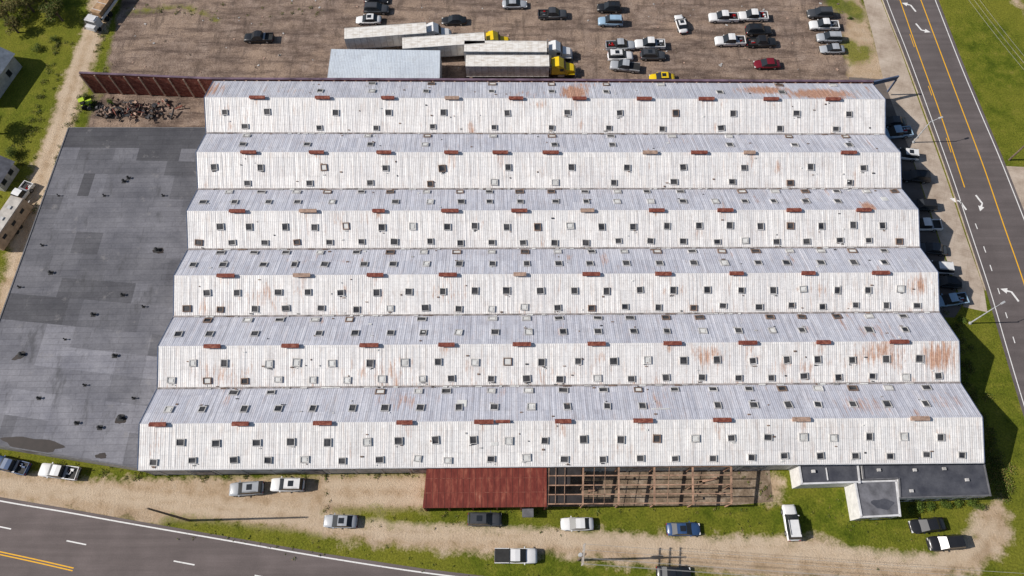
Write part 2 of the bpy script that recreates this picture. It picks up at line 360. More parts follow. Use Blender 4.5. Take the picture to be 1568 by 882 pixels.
for side, mat in (('N', roofN), ('S', roofS)):
    V = []; Fc = []; UV = []; RU = []
    for r in range(6):
        nu, nv = 400, 10; base = len(V)
        W = (RW[r]-LW[r]).length
        wav = [random.uniform(-.022, .022) for _ in range(nu+1)]
        bl = [x for x in blobs if x[0] == r and x[1] == side]
        for i in range(nu+1):
            for j in range(nv+1):
                t = i/nu; q = j/nv
                p, U, D, N = rowpt(r, side, t, q)
                p = p+N*(wav[i] if 0 < j < nv else 0)
                V.append(tuple(p)); UV.append((t*W, q*5.8+r*13.7+(40 if side == 'N' else 0)))
                k = (rowS if side == 'S' else rowN)[r]*(.35+.65*q*q)
                for _, _, bt, bq, rt, rq, s_ in bl:
                    if abs(t-bt) < 3*rt: k = max(k, s_*math.exp(-((t-bt)/rt)**2-((q-bq)/rq)**2))
                RU.append(k)
        for i in range(nu):
            for j in range(nv):
                a = base+i*(nv+1)+j; Fc.append((a, a+nv+1, a+nv+2, a+1))
    me = bpy.data.meshes.new('roof_'+side); me.from_pydata(V, [], Fc); me.update()
    uvl = me.uv_layers.new(name='UVMap'); li = np.zeros(len(me.loops), int); me.loops.foreach_get('vertex_index', li)
    uvl.data.foreach_set('uv', np.array(UV, dtype=np.float32)[li].ravel())
    at = me.attributes.new('rust', 'FLOAT', 'POINT'); at.data.foreach_set('value', RU)
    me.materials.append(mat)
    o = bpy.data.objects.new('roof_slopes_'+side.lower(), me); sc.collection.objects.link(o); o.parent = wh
wall_m = simple('painted_wall', (0.42, 0.41, 0.40), 0.7, var=0.3, scale=0.6)
blue_m = simple('slate_blue_trim', (0.085, 0.115, 0.19), 0.6, var=0.4, scale=0.8)
white_tr = simple('white_trim', (0.58, 0.58, 0.59), 0.6, var=0.2, scale=1)
gut_m = simple('rusty_gutter', (0.27, 0.245, 0.24), 0.8, var=0.6, scale=1.2)
rust_m = Mat('rust_red_metal', 0.8); n_ = rust_m.noise(2.0, 6, 0.7)
rust_m.col(rust_m.ramp(n_, [(0.3, (0.09, 0.026, 0.02)), (0.5, (0.21, 0.058, 0.04)), (0.7, (0.36, 0.16, 0.11))])); rust_m = rust_m.m
b = MB()
for PW, sg in ((LW, -1), (RW, 1)):
    for r in range(6):
        a, c_ = PW[r], PW[r+1]; mid = (a+c_)/2; mid.z = ZR
        dz = Vector((0, 0, -0.03)); ins = Vector((-sg*0.1, 0, 0))
        b.poly([Vector((a.x, a.y, 0))+ins, Vector((c_.x, c_.y, 0))+ins, c_+dz+ins, mid+dz+ins, a+dz+ins], 0)
        for p0, p1 in ((a, mid), (mid, c_)):
            d = (p1-p0); L = d.length; d.normalize(); X = Vector((sg, 0, 0)); Nn = X.cross(d).normalized()
            b.box((p0+p1)/2+X*0.05+Vector((0, 0, -0.08)), 0.05, L/2, 0.12, 1, X=X, Y=d, Z=Nn)
for PA, mi in ((0, 0), (6, 0)):
    a, c_ = LW[PA], RW[PA]
    dy = 0.12 if PA == 6 else -0.12
    b.poly([(a.x, a.y+dy, 0), (c_.x, c_.y+dy, 0), (c_.x, c_.y+dy, ZE-.02), (a.x, a.y+dy, ZE-.02)], mi)
a, c_ = LW[6], RW[6]; d = (c_-a); L = d.length; d.normalize(); n = Vector((-d.y, d.x, 0))
b.box((a+c_)/2+Vector((0, -0.06, -0.14)), L/2, 0.06, 0.12, 2, X=d, Y=n)
for k in range(30):
    p = a.lerp(c_, (k+0.5)/30); b.box((p.x, p.y+0.07, 2.4), 0.15, 0.06, 2.4, 0)
    if k % 4 == 1: b.box((p.x+2, p.y+0.08, 1.5), 1.4, 0.05, 1.5, 3)
for r in range(1, 6):
    a, c_ = LW[r], RW[r]; d = (c_-a); L = d.length; d.normalize(); n = Vector((-d.y, d.x, 0))
    b.box((a+c_)/2+Vector((0, 0, 0.06)), L/2, 0.13, 0.07, 3, X=d, Y=n)
b.obj('walls', [wall_m, blue_m, white_tr, gut_m], wh)
b = MB()
for r, (xs_, y_) in enumerate(vents):
    for x_ in xs_:
        p, U, D, N = rowpt(r, 'S', t_of(r, x_, y_, ZR), 0.03)
        Y = Vector((-U.y, U.x, 0)); hl = random.uniform(1.05, 1.3)
        if random.random() < .12: hl *= 0.8
        c0 = p+Vector((0, 0, 0.2)); mi = 0 if random.random() < .88 else 1
        b.box(c0, hl, 0.2, 0.2, mi, X=U, Y=Y)
        b.poly([c0+U*(-hl-.1)+Y*-.32+Vector((0, 0, .2)), c0+U*(hl+.1)+Y*-.32+Vector((0, 0, .2)), c0+U*(hl+.1)+Vector((0, 0, .38)), c0+U*(-hl-.1)+Vector((0, 0, .38))], mi)
        b.poly([c0+U*(-hl-.1)+Vector((0, 0, .38)), c0+U*(hl+.1)+Vector((0, 0, .38)), c0+U*(hl+.1)+Y*.32+Vector((0, 0, .2)), c0+U*(-hl-.1)+Y*.32+Vector((0, 0, .2))], mi)
p, U, D, N = rowpt(5, 'S', t_of(5, 770, 641, ZR), 0.02); b.box(p+Vector((0, 0, .2)), 1.0, .2, .2, 0, X=U, Y=Vector((-U.y, U.x, 0)))
rust_l = simple('pale_rust', (0.38, 0.26, 0.20), 0.8, var=0.4, scale=2)
b.obj('ridge_vents', [rust_m, rust_l], wh)
curb = simple('skylight_curb', (0.46, 0.45, 0.44), 0.6, var=0.4, scale=0.7)
curbr = simple('skylight_curb_rusty', (0.20, 0.14, 0.11), 0.8, var=0.5, scale=0.7)
dk = Mat('skylight_dark_glass', 0.4, spec=0.4); dk.col(dk.mix(dk.rng(dk.noise(0.9, 4), .35, .65), (0.022, 0.024, 0.03), (0.085, 0.083, 0.085))); dk = dk.m
lt = simple('skylight_white_panel', (0.66, 0.66, 0.64), 0.4, var=0.2, scale=0.8)
b = MB()
def skylight(r, side, t, q, kind, w=.5, h=.48):
    if t < .01 or t > .99: return
    p, U, D, N = rowpt(r, side, t, q); z = 0.13; w *= random.uniform(.88, 1.12); h *= random.uniform(.88, 1.12)
    rot = random.gauss(0, .04); U2 = (U+D*rot).normalized(); D = (D-U*rot).normalized(); U = U2
    cm = 0 if kind != 'r' else 1; pm = {'d': 2, 'w': 3, 'r': 3 if random.random() < .4 else 2}[kind]
    th = .05 if kind == 'd' else .07
    for c_, hx, hy in ((p+D*h, w+th, th), (p-D*h, w+th, th), (p+U*w, th, h-th), (p-U*w, th, h-th)):
        b.box(c_+N*z/2, hx, hy, z/2+.05, cm, X=U, Y=D, Z=N)
    b.box(p+N*(z*.35), w-th, h-th, .05, pm, X=U, Y=D, Z=N)
    if kind == 'w': b.box(p+N*(z*.8), (w-th)*.7, (h-th)*.7, .05, 3, X=U, Y=D, Z=N)
    if random.random() < .3:
        for _ in range(random.randint(1, 3)): b.box(p+D*(h+random.uniform(.1, .4))+U*random.uniform(-.6, .6)+N*.05, random.uniform(.05, .3), .06, .05, random.choice((0, 1, 2, 3)), X=U, Y=D, Z=N)
def rndkind(r, t):
    pw = (.02, .06, .07, .14, .16, .15)[r]
    if r == 4 and t < .33: pw = .75
    x = random.random()
    return 'w' if x < pw else ('r' if x < pw+.07 else 'd')
S_up = {0: [343, 408, 513, 594, 678, 776, 868, 948, 1034, 1122, 1219, 1299], 1: [327, 398, 495, 589, 676, 777, 874, 959, 1045, 1138, 1240, 1321],
        2: [337, 381, 436, 481, 529, 584, 631, 684, 726, 775, 822, 872, 920, 968, 1020, 1069, 1116, 1163, 1209, 1256, 1305, 1350],
        3: [318, 364, 427, 472, 522, 577, 626, 678, 727, 775, 827, 879, 928, 979, 1030, 1082, 1134, 1183, 1229, 1281, 1328, 1378],
        4: [297, 345, 413, 455, 509, 567, 620, 671, 727, 777, 829, 885, 939, 991, 1046, 1097, 1152, 1204, 1251, 1304, 1356, 1407],
        5: [279, 333, 395, 447, 503, 563, 611, 667, 725, 779, 834, 893, 950, 1005, 1064, 1119, 1175, 1229, 1275, 1330, 1383, 1439]}
S_lo = {0: [373, 487, 574, 661, 755, 843, 931, 1013, 1103, 1193, 1279], 1: [377, 472, 565, 657, 755, 848, 938, 1030, 1119, 1208, 1299],
        2: [303, 354, 404, 453, 503, 552, 602, 657, 703, 751, 799, 847, 895, 945, 994, 1044, 1096, 1139, 1187, 1233, 1284, 1328, 1375],
        3: [287, 338, 391, 438, 492, 546, 597, 651, 702, 752, 802, 853, 905, 956, 1007, 1061, 1106, 1161, 1211, 1258, 1309, 1356, 1403],
        4: [264, 319, 376, 427, 480, 532, 585, 647, 691, 752, 806, 857, 914, 966, 1019, 1074, 1130, 1180, 1230, 1283, 1335, 1386, 1436],
        5: [238, 297, 360, 412, 468, 525, 582, 640, 686, 752, 806, 864, 923, 980, 1033, 1091, 1150, 1200, 1255, 1309, 1362, 1418, 1472]}
yr = [153, 236, 324, 421, 527, 643]; yv = [205, 290, 381, 482, 590, 713]
for r in range(6):
    for x_ in S_up[r]:
        t = t_of(r, x_, yr[r]*.6+yv[r]*.4, 6.4); skylight(r, 'S', t, .42+random.uniform(-.02, .02), rndkind(r, t))
    for x_ in S_lo[r]:
        t = t_of(r, x_, yv[r]-10, 5.4); skylight(r, 'S', t, .83+random.uniform(-.03, .03), rndkind(r, t), h=.42)
    yt = ([126]+yv)[r]
    for x_ in S_up[r]:
        t = t_of(r, x_-22+random.uniform(-3, 3), yr[r]-14, 6.4)
        if random.random() < (.75 if r < 2 else .95): skylight(r, 'N', t, .38, 'd' if random.random() < .88 else 'w', h=.52)
    for x_ in S_lo[r]:
        t = t_of(r, x_+random.uniform(-3, 3), yt+8, 5.4)
        if random.random() < .85: skylight(r, 'N', t, .85, random.choice('wrrd'), w=.58, h=.38)
for r, sd, t, q, w, h in ((5, 'N', .38, .5, .7, .6), (2, 'N', .965, .5, .5, .5), (5, 'N', .62, .3, 1.3, .1), (5, 'S', .42, .5, .5, .25)):
    p, U, D, N = rowpt(r, sd, t, q); b.box(p+N*.03, w, h, .02, 3, X=U, Y=D, Z=N)
for k in range(230):
    r = random.randrange(6); sd = random.choice('NS'); p, U, D, N = rowpt(r, sd, random.uniform(.02, .98), random.uniform(.1, .97))
    b.box(p+N*.05, random.uniform(.05, .22), random.uniform(.05, .12), .05, random.choice((0, 1, 1, 2, 3)), X=U, Y=D, Z=N)
for k in range(220):   # litter lying in the valley gutters
    r = random.randrange(1, 6); p, U, D, N = rowpt(r, 'N', random.uniform(.01, .99), .985)
    b.box(p+Vector((0, 0, .12)), random.uniform(.1, .6), random.uniform(.05, .15), .03, random.choice((0, 3, 3, 1)), X=U, Y=D, Z=N)
b.obj('skylights', [curb, curbr, dk, lt], wh)
# north parapet wall (runs on past the building as a rusty wall)
a = S(122, 112, ZE+.1)
b = MB()
e = Vector((RW[0].x+0.2, RW[0].y+.35, 0)); m2 = Vector((LW[0].x-.1, LW[0].y+.35, 0)); a = Vector((a.x, a.y, 0))
par_m = simple('parapet_cap', (.14, .095, .13), .7, var=.5, scale=.5)
for p0, p1, nrib in ((a, m2, 9), (m2, e, 60)):
    d = p1-p0; L = d.length; d.normalize(); n = Vector((-d.y, d.x, 0))
    b.box((p0+p1)/2+Vector((0, 0, ZE/2+.1)), L/2-.003, .15, ZE/2+.1, 0, X=d, Y=n)
    b.box((p0+p1)/2+Vector((0, 0, ZE+.26)), L/2, .2, .06, 3, X=d, Y=n)
    for k in range(nrib+1):
        p = p0.lerp(p1, k/nrib); b.box(p-n*.25+Vector((0, 0, ZE/2)), .12, .1, ZE/2, 2, X=d, Y=n)
p0 = e+Vector((.2, 0, 0)); p1 = S(1376, 117, ZE); p1.z = 0; d = p1-p0; L = d.length; d.normalize(); n = Vector((-d.y, d.x, 0))
b.box((p0+p1)/2+Vector((0, 0, ZE-.3)), L/2, .12, .5, 1, X=d, Y=n); b.box(p1+Vector((0, 0, ZE/2)), .12, .12, ZE/2-.9, 1)
b.obj('brick_red_wall', [rust_m, blue_m, rust_l, par_m])

# ------------------------------------------------------------ dark flat-roofed building
ZD = 4.3
mdr = Mat('tar_roof', 0.8, spec=0.25)
pc = mdr.attr('patch', 'Color'); a_ = mdr.noise(0.2, 6, 0.68); b_ = mdr.noise(3, 5, 0.75)
br = mdr.n('ShaderNodeTexBrick'); mdr.link(mdr.mapv(mdr.co(), (1, 1, 1), rot=(0, 0, math.radians(-1))), br.inputs['Vector'])
br.inputs['Scale'].default_value = 1.0; br.inputs['Brick Width'].default_value = 9.0; br.inputs['Row Height'].default_value = 0.95
br.inputs['Mortar Size'].default_value = 0.035; br.inputs['Color1'].default_value = (1, 1, 1, 1); br.inputs['Color2'].default_value = (.8, .8, .8, 1); br.inputs['Mortar'].default_value = (.5, .5, .5, 1)
cc = mdr.mix(0.8, pc, mdr.ramp(a_, [(0.3, (0.6, 0.6, 0.63)), (0.7, (1.4, 1.37, 1.32))]), 'MULTIPLY')
cc = mdr.mix(0.6, cc, mdr.ramp(b_, [(0.3, (0.72, 0.72, 0.72)), (0.7, (1.22, 1.22, 1.22))]), 'MULTIPLY')
cc = mdr.mix(0.65, cc, br.outputs[0], 'MULTIPLY')
cc = mdr.mix(mdr.rng(mdr.noise(0.5, 6, .7), .60, .72, 0, .45), cc, (.30, .285, .28))
cc = mdr.mix(mdr.rng(mdr.noise(0.3, 6, .75, vec=mdr.mapv(mdr.co(), (1.6, .5, 1), loc=(4, 9, 0))), .56, .68, 0, .55), cc, (.06, .06, .064))
mdr.col(cc); mdr.bump(b_, .2, .03)
TL, TR, BR_, BL = S(105, 196, ZD), S(322, 196, ZD), S(212, 719, ZD), S(-66, 672, ZD)
TR.x += 2; BR_.x += 1.5
fb = empty('flat_roof_building')
rows_ = [0, .075, .12, .17, .25, .30, .37, .44, .52, .58, .66, .72, .78, .85, .92, 1.0]; me_v = []; me_f = []; fc = []
for i in range(len(rows_)-1):
    cuts = [0]+sorted(random.sample([.12, .2, .27, .35, .43, .5, .62, .70, .77, .86], random.choice((2, 3, 4))))+[1]
    if i < 1: cuts = [0, 1]
    for k in range(len(cuts)-1):
        q = [TL.lerp(BL, s_).lerp(TR.lerp(BR_, s_), t_) for s_, t_ in ((rows_[i], cuts[k]), (rows_[i+1], cuts[k]), (rows_[i+1], cuts[k+1]), (rows_[i], cuts[k+1]))]
        bi = len(me_v); me_v += [tuple(x) for x in q]; me_f.append((bi, bi+1, bi+2, bi+3))
        g_ = random.uniform(.115, .185) if i < 10 else random.uniform(.17, .27)
        if i == 0: g_ = .13
        if random.random() < .16: g_ *= .62
        fc.append((g_, g_*1.01, g_*1.14))
me = bpy.data.meshes.new('tar_roof'); me.from_pydata(me_v, [], me_f); me.update()
ca = me.color_attributes.new('patch', 'FLOAT_COLOR', 'CORNER')
for p_ in me.polygons:
    for l_ in p_.loop_indices: ca.data[l_].color = (*fc[p_.index], 1)
me.materials.append(mdr.m); o = bpy.data.objects.new('tar_roof', me); sc.collection.objects.link(o); o.parent = fb
b = MB()
C4 = [TL, BL, BR_, TR]
for i in range(4):
    p0, p1 = C4[i], C4[(i+1) % 4]; d = p1-p0; L = d.length; d.normalize(); n = Vector((-d.y, d.x, 0))
    b.poly([(p0.x, p0.y, 0), (p1.x, p1.y, 0), (p1.x, p1.y, ZD-.01), (p0.x, p0.y, ZD-.01)], 0)
    if i != 2: b.box((p0+p1)/2, L/2, .09, .08, 1, X=d, Y=n)
gr = simple('grey_flashing', (.13, .13, .14), .7)
b.obj('walls', [simple('block_wall', (.33, .31, .29), .85), gr], fb)
b = MB(); blk = simple('tar_black', (.025, .025, .027), .7)
for (x, y, s_) in ((190, 278, .25), (197, 273, .22), (78, 418, .25), (143, 482, .25), (188, 452, .22), (118, 648, .22), (240, 383, .3), (65, 376, .15), (185, 640, .35), (153, 655, .25), (33, 543, .3), (176, 545, .25),
                   (160, 300, .15), (130, 590, .15), (205, 610, .15), (90, 300, .12), (250, 300, .15), (60, 610, .2), (100, 520, .12), (220, 470, .15), (30, 440, .15)):
    p = S(x, y, ZD); b.cyl(p+Vector((0, 0, -.02)), p+Vector((0, 0, .5)), s_*.6, s_*.5, 10, 0); b.cyl(p+Vector((0, 0, .5)), p+Vector((0, 0, .62)), s_, s_*.3, 10, 0)
    b.box(p+Vector((0, 0, .015)), s_*1.4, s_*1.4, .015, 0)
b.obj('roof_vents', [blk], fb)
b = MB()
for j_, (cx_, cy_, rx, ry, an) in enumerate(((50, 681, 4.3, 1.0, -.13), (185, 642, .8, .7, 0), (30, 545, 1.0, .5, .6), (243, 384, .9, .5, 0), (155, 698, .8, .4, 0))):
    o_ = S(cx_, cy_, ZD); pts = []
    for k in range(28):
        t = 2*math.pi*k/28; rr = 1+.14*math.sin(3*t+cx_)+.08*math.sin(7*t)
        x, y = rx*rr*math.cos(t), ry*rr*math.sin(t); pts.append((o_.x+x*math.cos(an)-y*math.sin(an), o_.y+x*math.sin(an)+y*math.cos(an), ZD+.006))
    b.poly(pts)
b.obj('tar_patches', [simple('tar_patch', (.028, .02, .018), .6)], fb)

# ------------------------------------------------------------ office, annexes
def block(b, pts, z, wall=0, roof=1, trim=2, tw=.16):
    P = [S(x, y, z) for x, y in pts]
    a = sum(P[i].x*P[(i+1) % len(P)].y-P[(i+1) % len(P)].x*P[i].y for i in range(len(P)))
    if a < 0: P.reverse()
    b.poly(P, roof)
    for i in range(len(P)):
        p0, p1 = P[i], P[(i+1) % len(P)]; d = p1-p0; L = d.length; d.normalize(); n = Vector((-d.y, d.x, 0))
        b.poly([(p0.x, p0.y, 0), (p1.x, p1.y, 0), (p1.x, p1.y, z-.005), (p0.x, p0.y, z-.005)], wall)
        b.box((p0+p1)/2+n*(tw-.02)+Vector((0, 0, .02)), L/2-tw*.99, tw, .12, trim, X=d, Y=n)
        b.box(p0+n*(tw-.02)+Vector((0, 0, .02)), tw, tw, .123, trim, X=d, Y=n)
white_w = simple('white_stucco', (.62, .61, .60), .7, var=.15)
dkroof = Mat('dark_membrane', .7, spec=.3); a_ = dkroof.noise(.5, 5, .6); b_ = dkroof.noise(5, 4, .7)
dkroof.col(dkroof.mix(.4, dkroof.mix(dkroof.rng(a_, .35, .65), (.045, .048, .062), (.09, .093, .108)), dkroof.ramp(b_, [(.3, (.7, .7, .7)), (.7, (1.3, 1.3, 1.3))]), 'MULTIPLY')); dkroof = dkroof.m
grroof = simple('grey_membrane', (.15, .15, .165), .7, var=.4, scale=.8)
glass = simple('dark_window', (.03, .035, .045), .15, var=.2, spec=.6)
b = MB()
block(b, [(1222, 710), (1314, 710), (1317, 739), (1227, 742)], 3.6, 0, 1, 2, tw=.12)
block(b, [(1319, 709), (1506, 706), (1517, 759), (1378, 763), (1376, 733), (1322, 735)], 3.7, 0, 1, 6, tw=.08)
block(b, [(1308, 737), (1373, 735), (1379, 790), (1318, 793)], 3.4, 0, 3, 2, tw=.12)
p = S(1264, 712, 3.6); q = S(1268, 740, 3.6); d = (q-p); L = d.length; d.normalize(); b.box((p+q)/2+Vector((0, 0, .06)), L/2-.4, .06, .08, 2, X=d, Y=Vector((-d.y, d.x, 0)))
for x, y in ((1400, 720), (1445, 718), (1480, 735), (1345, 720), (1395, 752), (1245, 722)):
    p = S(x, y, 3.7); b.box(p+Vector((0, 0, .12)), .22, .2, .16, 4)
for k in range(6):
    t = (k+.5)/6; p = S(1378, 763, 3.7).lerp(S(1517, 759, 3.7), t); b.box((p.x, p.y-.03, 1.7), .7, .04, .6, 5)
for k in range(2):
    p = S(1318, 793, 3.4).lerp(S(1379, 790, 3.4), (k+.5)/2); b.box((p.x, p.y-.03, 1.6), .7, .04, .6, 5)
p = S(1352, 772, 3.4); pts = [(p.x+1.5*math.cos(t)*(1+.2*math.sin(3*t)), p.y+.7*math.sin(t)*(1+.15*math.cos(5*t)), 3.41) for t in [2*math.pi*k/24 for k in range(24)]]; b.poly(pts, 1)
b.obj('office_building', [white_w, dkroof, white_tr, grroof, curb, glass, gr])

redroof = Mat('rust_red_roof', .75, spec=.3); sx = redroof.n('ShaderNodeSeparateXYZ'); redroof.link(redroof.co(), sx.inputs[0])
fr = redroof.math('FRACT', redroof.math('DIVIDE', sx.outputs[0], .85)); a_ = redroof.noise(.7, 6, .7, vec=redroof.mapv(redroof.co(), (2, .5, 1)))
cc = redroof.ramp(a_, [(.3, (.095, .015, .011)), (.5, (.17, .032, .022)), (.63, (.26, .072, .045)), (.76, (.40, .20, .14))])
redroof.col(redroof.mix(redroof.math('MULTIPLY', redroof.math('LESS_THAN', fr, .12), .5), cc, (.04, .015, .012)))
redroof.bump(redroof.math('LESS_THAN', fr, .12), .5, .05); redroof = redroof.m
b = MB()
P = [S(654, 711, 4.4), S(837, 710, 4.4), S(837, 776, 3.6), S(647, 778, 3.6)]
b.poly(P[::-1], 0)
lo = [Vector((p.x, p.y, p.z-.15)) for p in P]; b.poly(lo, 1)
for i in range(4): b.poly([lo[i], lo[(i+1) % 4], P[(i+1) % 4], P[i]], 1)
for t in np.linspace(0.01, .99, 6):
    for s_ in (.02, .98):
        p = P[0].lerp(P[1], t).lerp(P[3].lerp(P[2], t), s_); b.box((p.x, p.y, (p.z-.15)/2), .1, .1, (p.z-.17)/2, 1)
b.poly([(P[3].x+.1, P[3].y+.1, .02), (P[3].x+.1, P[3].y+.1, P[3].z-.16), (P[0].x+.1, P[0].y-.1, P[0].z-.16), (P[0].x+.1, P[0].y-.1, .02)], 1)
for t in (.33, .66):
    p, q = P[0].lerp(P[3], t), P[1].lerp(P[2], t); d = q-p; L = d.length; d.normalize(); b.box((p+q)/2+Vector((0, 0, .03)), L/2, .03, .03, 1, X=d, Y=Vector((-d.y, d.x, 0)))
b.obj('red_metal_canopy', [redroof, rust_m])
b = MB(); fr_m = simple('rusty_frame_steel', (.33, .205, .14), .8, var=.5, scale=1.2)
A0, A1, B1, B0 = S(840, 714, 4.2), S(1120, 713, 4.2), S(1121, 771, 3.5), S(839, 773, 3.5)
def beam(p, q, w, h, mi=0):
    d = q-p; L = d.length; d.normalize(); y = d.cross(Vector((0, 0, 1))).normalized(); b.box((p+q)/2, L/2, w, h, mi, X=d, Y=y, Z=y.cross(d))
for i, t in enumerate((0, .19, .385, .58, .79, 1)):
    p, q = A0.lerp(A1, t), B0.lerp(B1, t); beam(p-Vector((0, 0, .2)), q-Vector((0, 0, .2)), .11, .13)
    for s_ in (.01, .5, .99):
        c_ = p.lerp(q, s_); b.box((c_.x, c_.y, (c_.z-.34)/2), .1, .1, (c_.z-.34)/2)
for s_ in (0.02, .25, .5, .74, .98):
    p, q = A0.lerp(B0, s_), A1.lerp(B1, s_); beam(p, q, .075, .065)
for t in (.04, .09, .25, .31, .66):
    p, q = A0.lerp(A1, t), B0.lerp(B1, t*.98); beam(p+Vector((0, 0, .1)), q+Vector((0, 0, .1)), .03, .03)
def fsheet(t0, t1, s0, s1, mi=1):
    Q = [A0.lerp(A1, t).lerp(B0.lerp(B1, t), s_)+Vector((0, 0, -.09)) for t, s_ in ((t0, s0), (t0, s1), (t1, s1), (t1, s0))]; b.poly(Q, mi)
fsheet(.01, .18, .04, .23); fsheet(.01, .185, .76, .96); fsheet(.0, .12, .27, .48)
for k in range(9):
    p = S(random.uniform(860, 1110), random.uniform(728, 765), .2); X = Vector((1, random.uniform(-.2, .2), 0)).normalized(); b.box(p, random.uniform(.4, 1.4), random.uniform(.08, .3), .12, random.choice((0, 2)), X=X, Y=Vector((-X.y, X.x, 0)))
b.obj('steel_pergola_frame', [fr_m, simple('dark_sheet', (.035, .03, .03), .8), simple('stored_timber', (.18, .13, .09), .9)])
b = MB(); p = S(808, 786, .6); b.box((p.x, p.y, .7), .7, .5, .7, 0); b.box((p.x, p.y, 1.46), .8, .6, .06, 1); b.obj('utility_cabinet', [curb, gr])

shed = metal_roof('shed_roof_metal', (.60, .66, .72), (.56, .62, .69), .15, faint=.05)
P = [S(507, 75, 4.2), S(674, 77, 4.2), S(673, 121, 3.7), S(501, 121, 3.7)]
me = bpy.data.meshes.new('r'); me.from_pydata([tuple(p) for p in P[::-1]], [], [(0, 1, 2, 3)]); me.update()
uvl = me.uv_layers.new()
for i, uv_ in enumerate(((0, 7), (21, 7), (21, 0), (0, 0))): uvl.data[i].uv = uv_
me.materials.append(shed); se = empty('metal_shed'); o = bpy.data.objects.new('roof', me); sc.collection.objects.link(o); o.parent = se
b = MB()
for i in range(4):
    p, q = P[i], P[(i+1) % 4]; b.poly([(p.x, p.y, 0), (q.x, q.y, 0), (q.x, q.y, q.z-.02), (p.x, p.y, p.z-.02)], 0)
b.obj('walls', [simple('shed_wall', (.4, .42, .45), .7)], se)

# ------------------------------------------------------------ vehicles
tyre = simple('tyre_rubber', (.02, .02, .02), .9); hub = simple('wheel_hub', (.35, .35, .36), .4, .6)
cglass = Mat('car_glass', .3, spec=.5); cglass.col((.018, .022, .028)); cglass = cglass.m
redl = simple('tail_light', (.35, .01, .01), .3); hdl = simple('head_light', (.7, .7, .68), .2); trimb = simple('black_plastic', (.03, .03, .03), .7)
PC = {}
def pmat(c):
    if c not in PC:
        m = Mat('car_paint_%d' % len(PC), .38, 0, .45); n = m.noise(1.2, 3)
        m.col(m.mix(m.rng(n, .3, .7), tuple(x*.9 for x in c), c)); m.b.inputs['Coat Weight'].default_value = .25; m.b.inputs['Coat Roughness'].default_value = .15; PC[c] = m.m
    return PC[c]
WH = (.76, .76, .76); SI = (.38, .40, .43); BK = (.018, .019, .022); DG = (.06, .064, .072); BL_ = (.035, .08, .19); MR = (.17, .01, .02); YE = (.80, .55, .01); TN = (.36, .33, .29); LB = (.30, .44, .58)
NM = {'sedan': 'parked_car', 'suv': 'parked_suv', 'pickup': 'pickup_truck'}
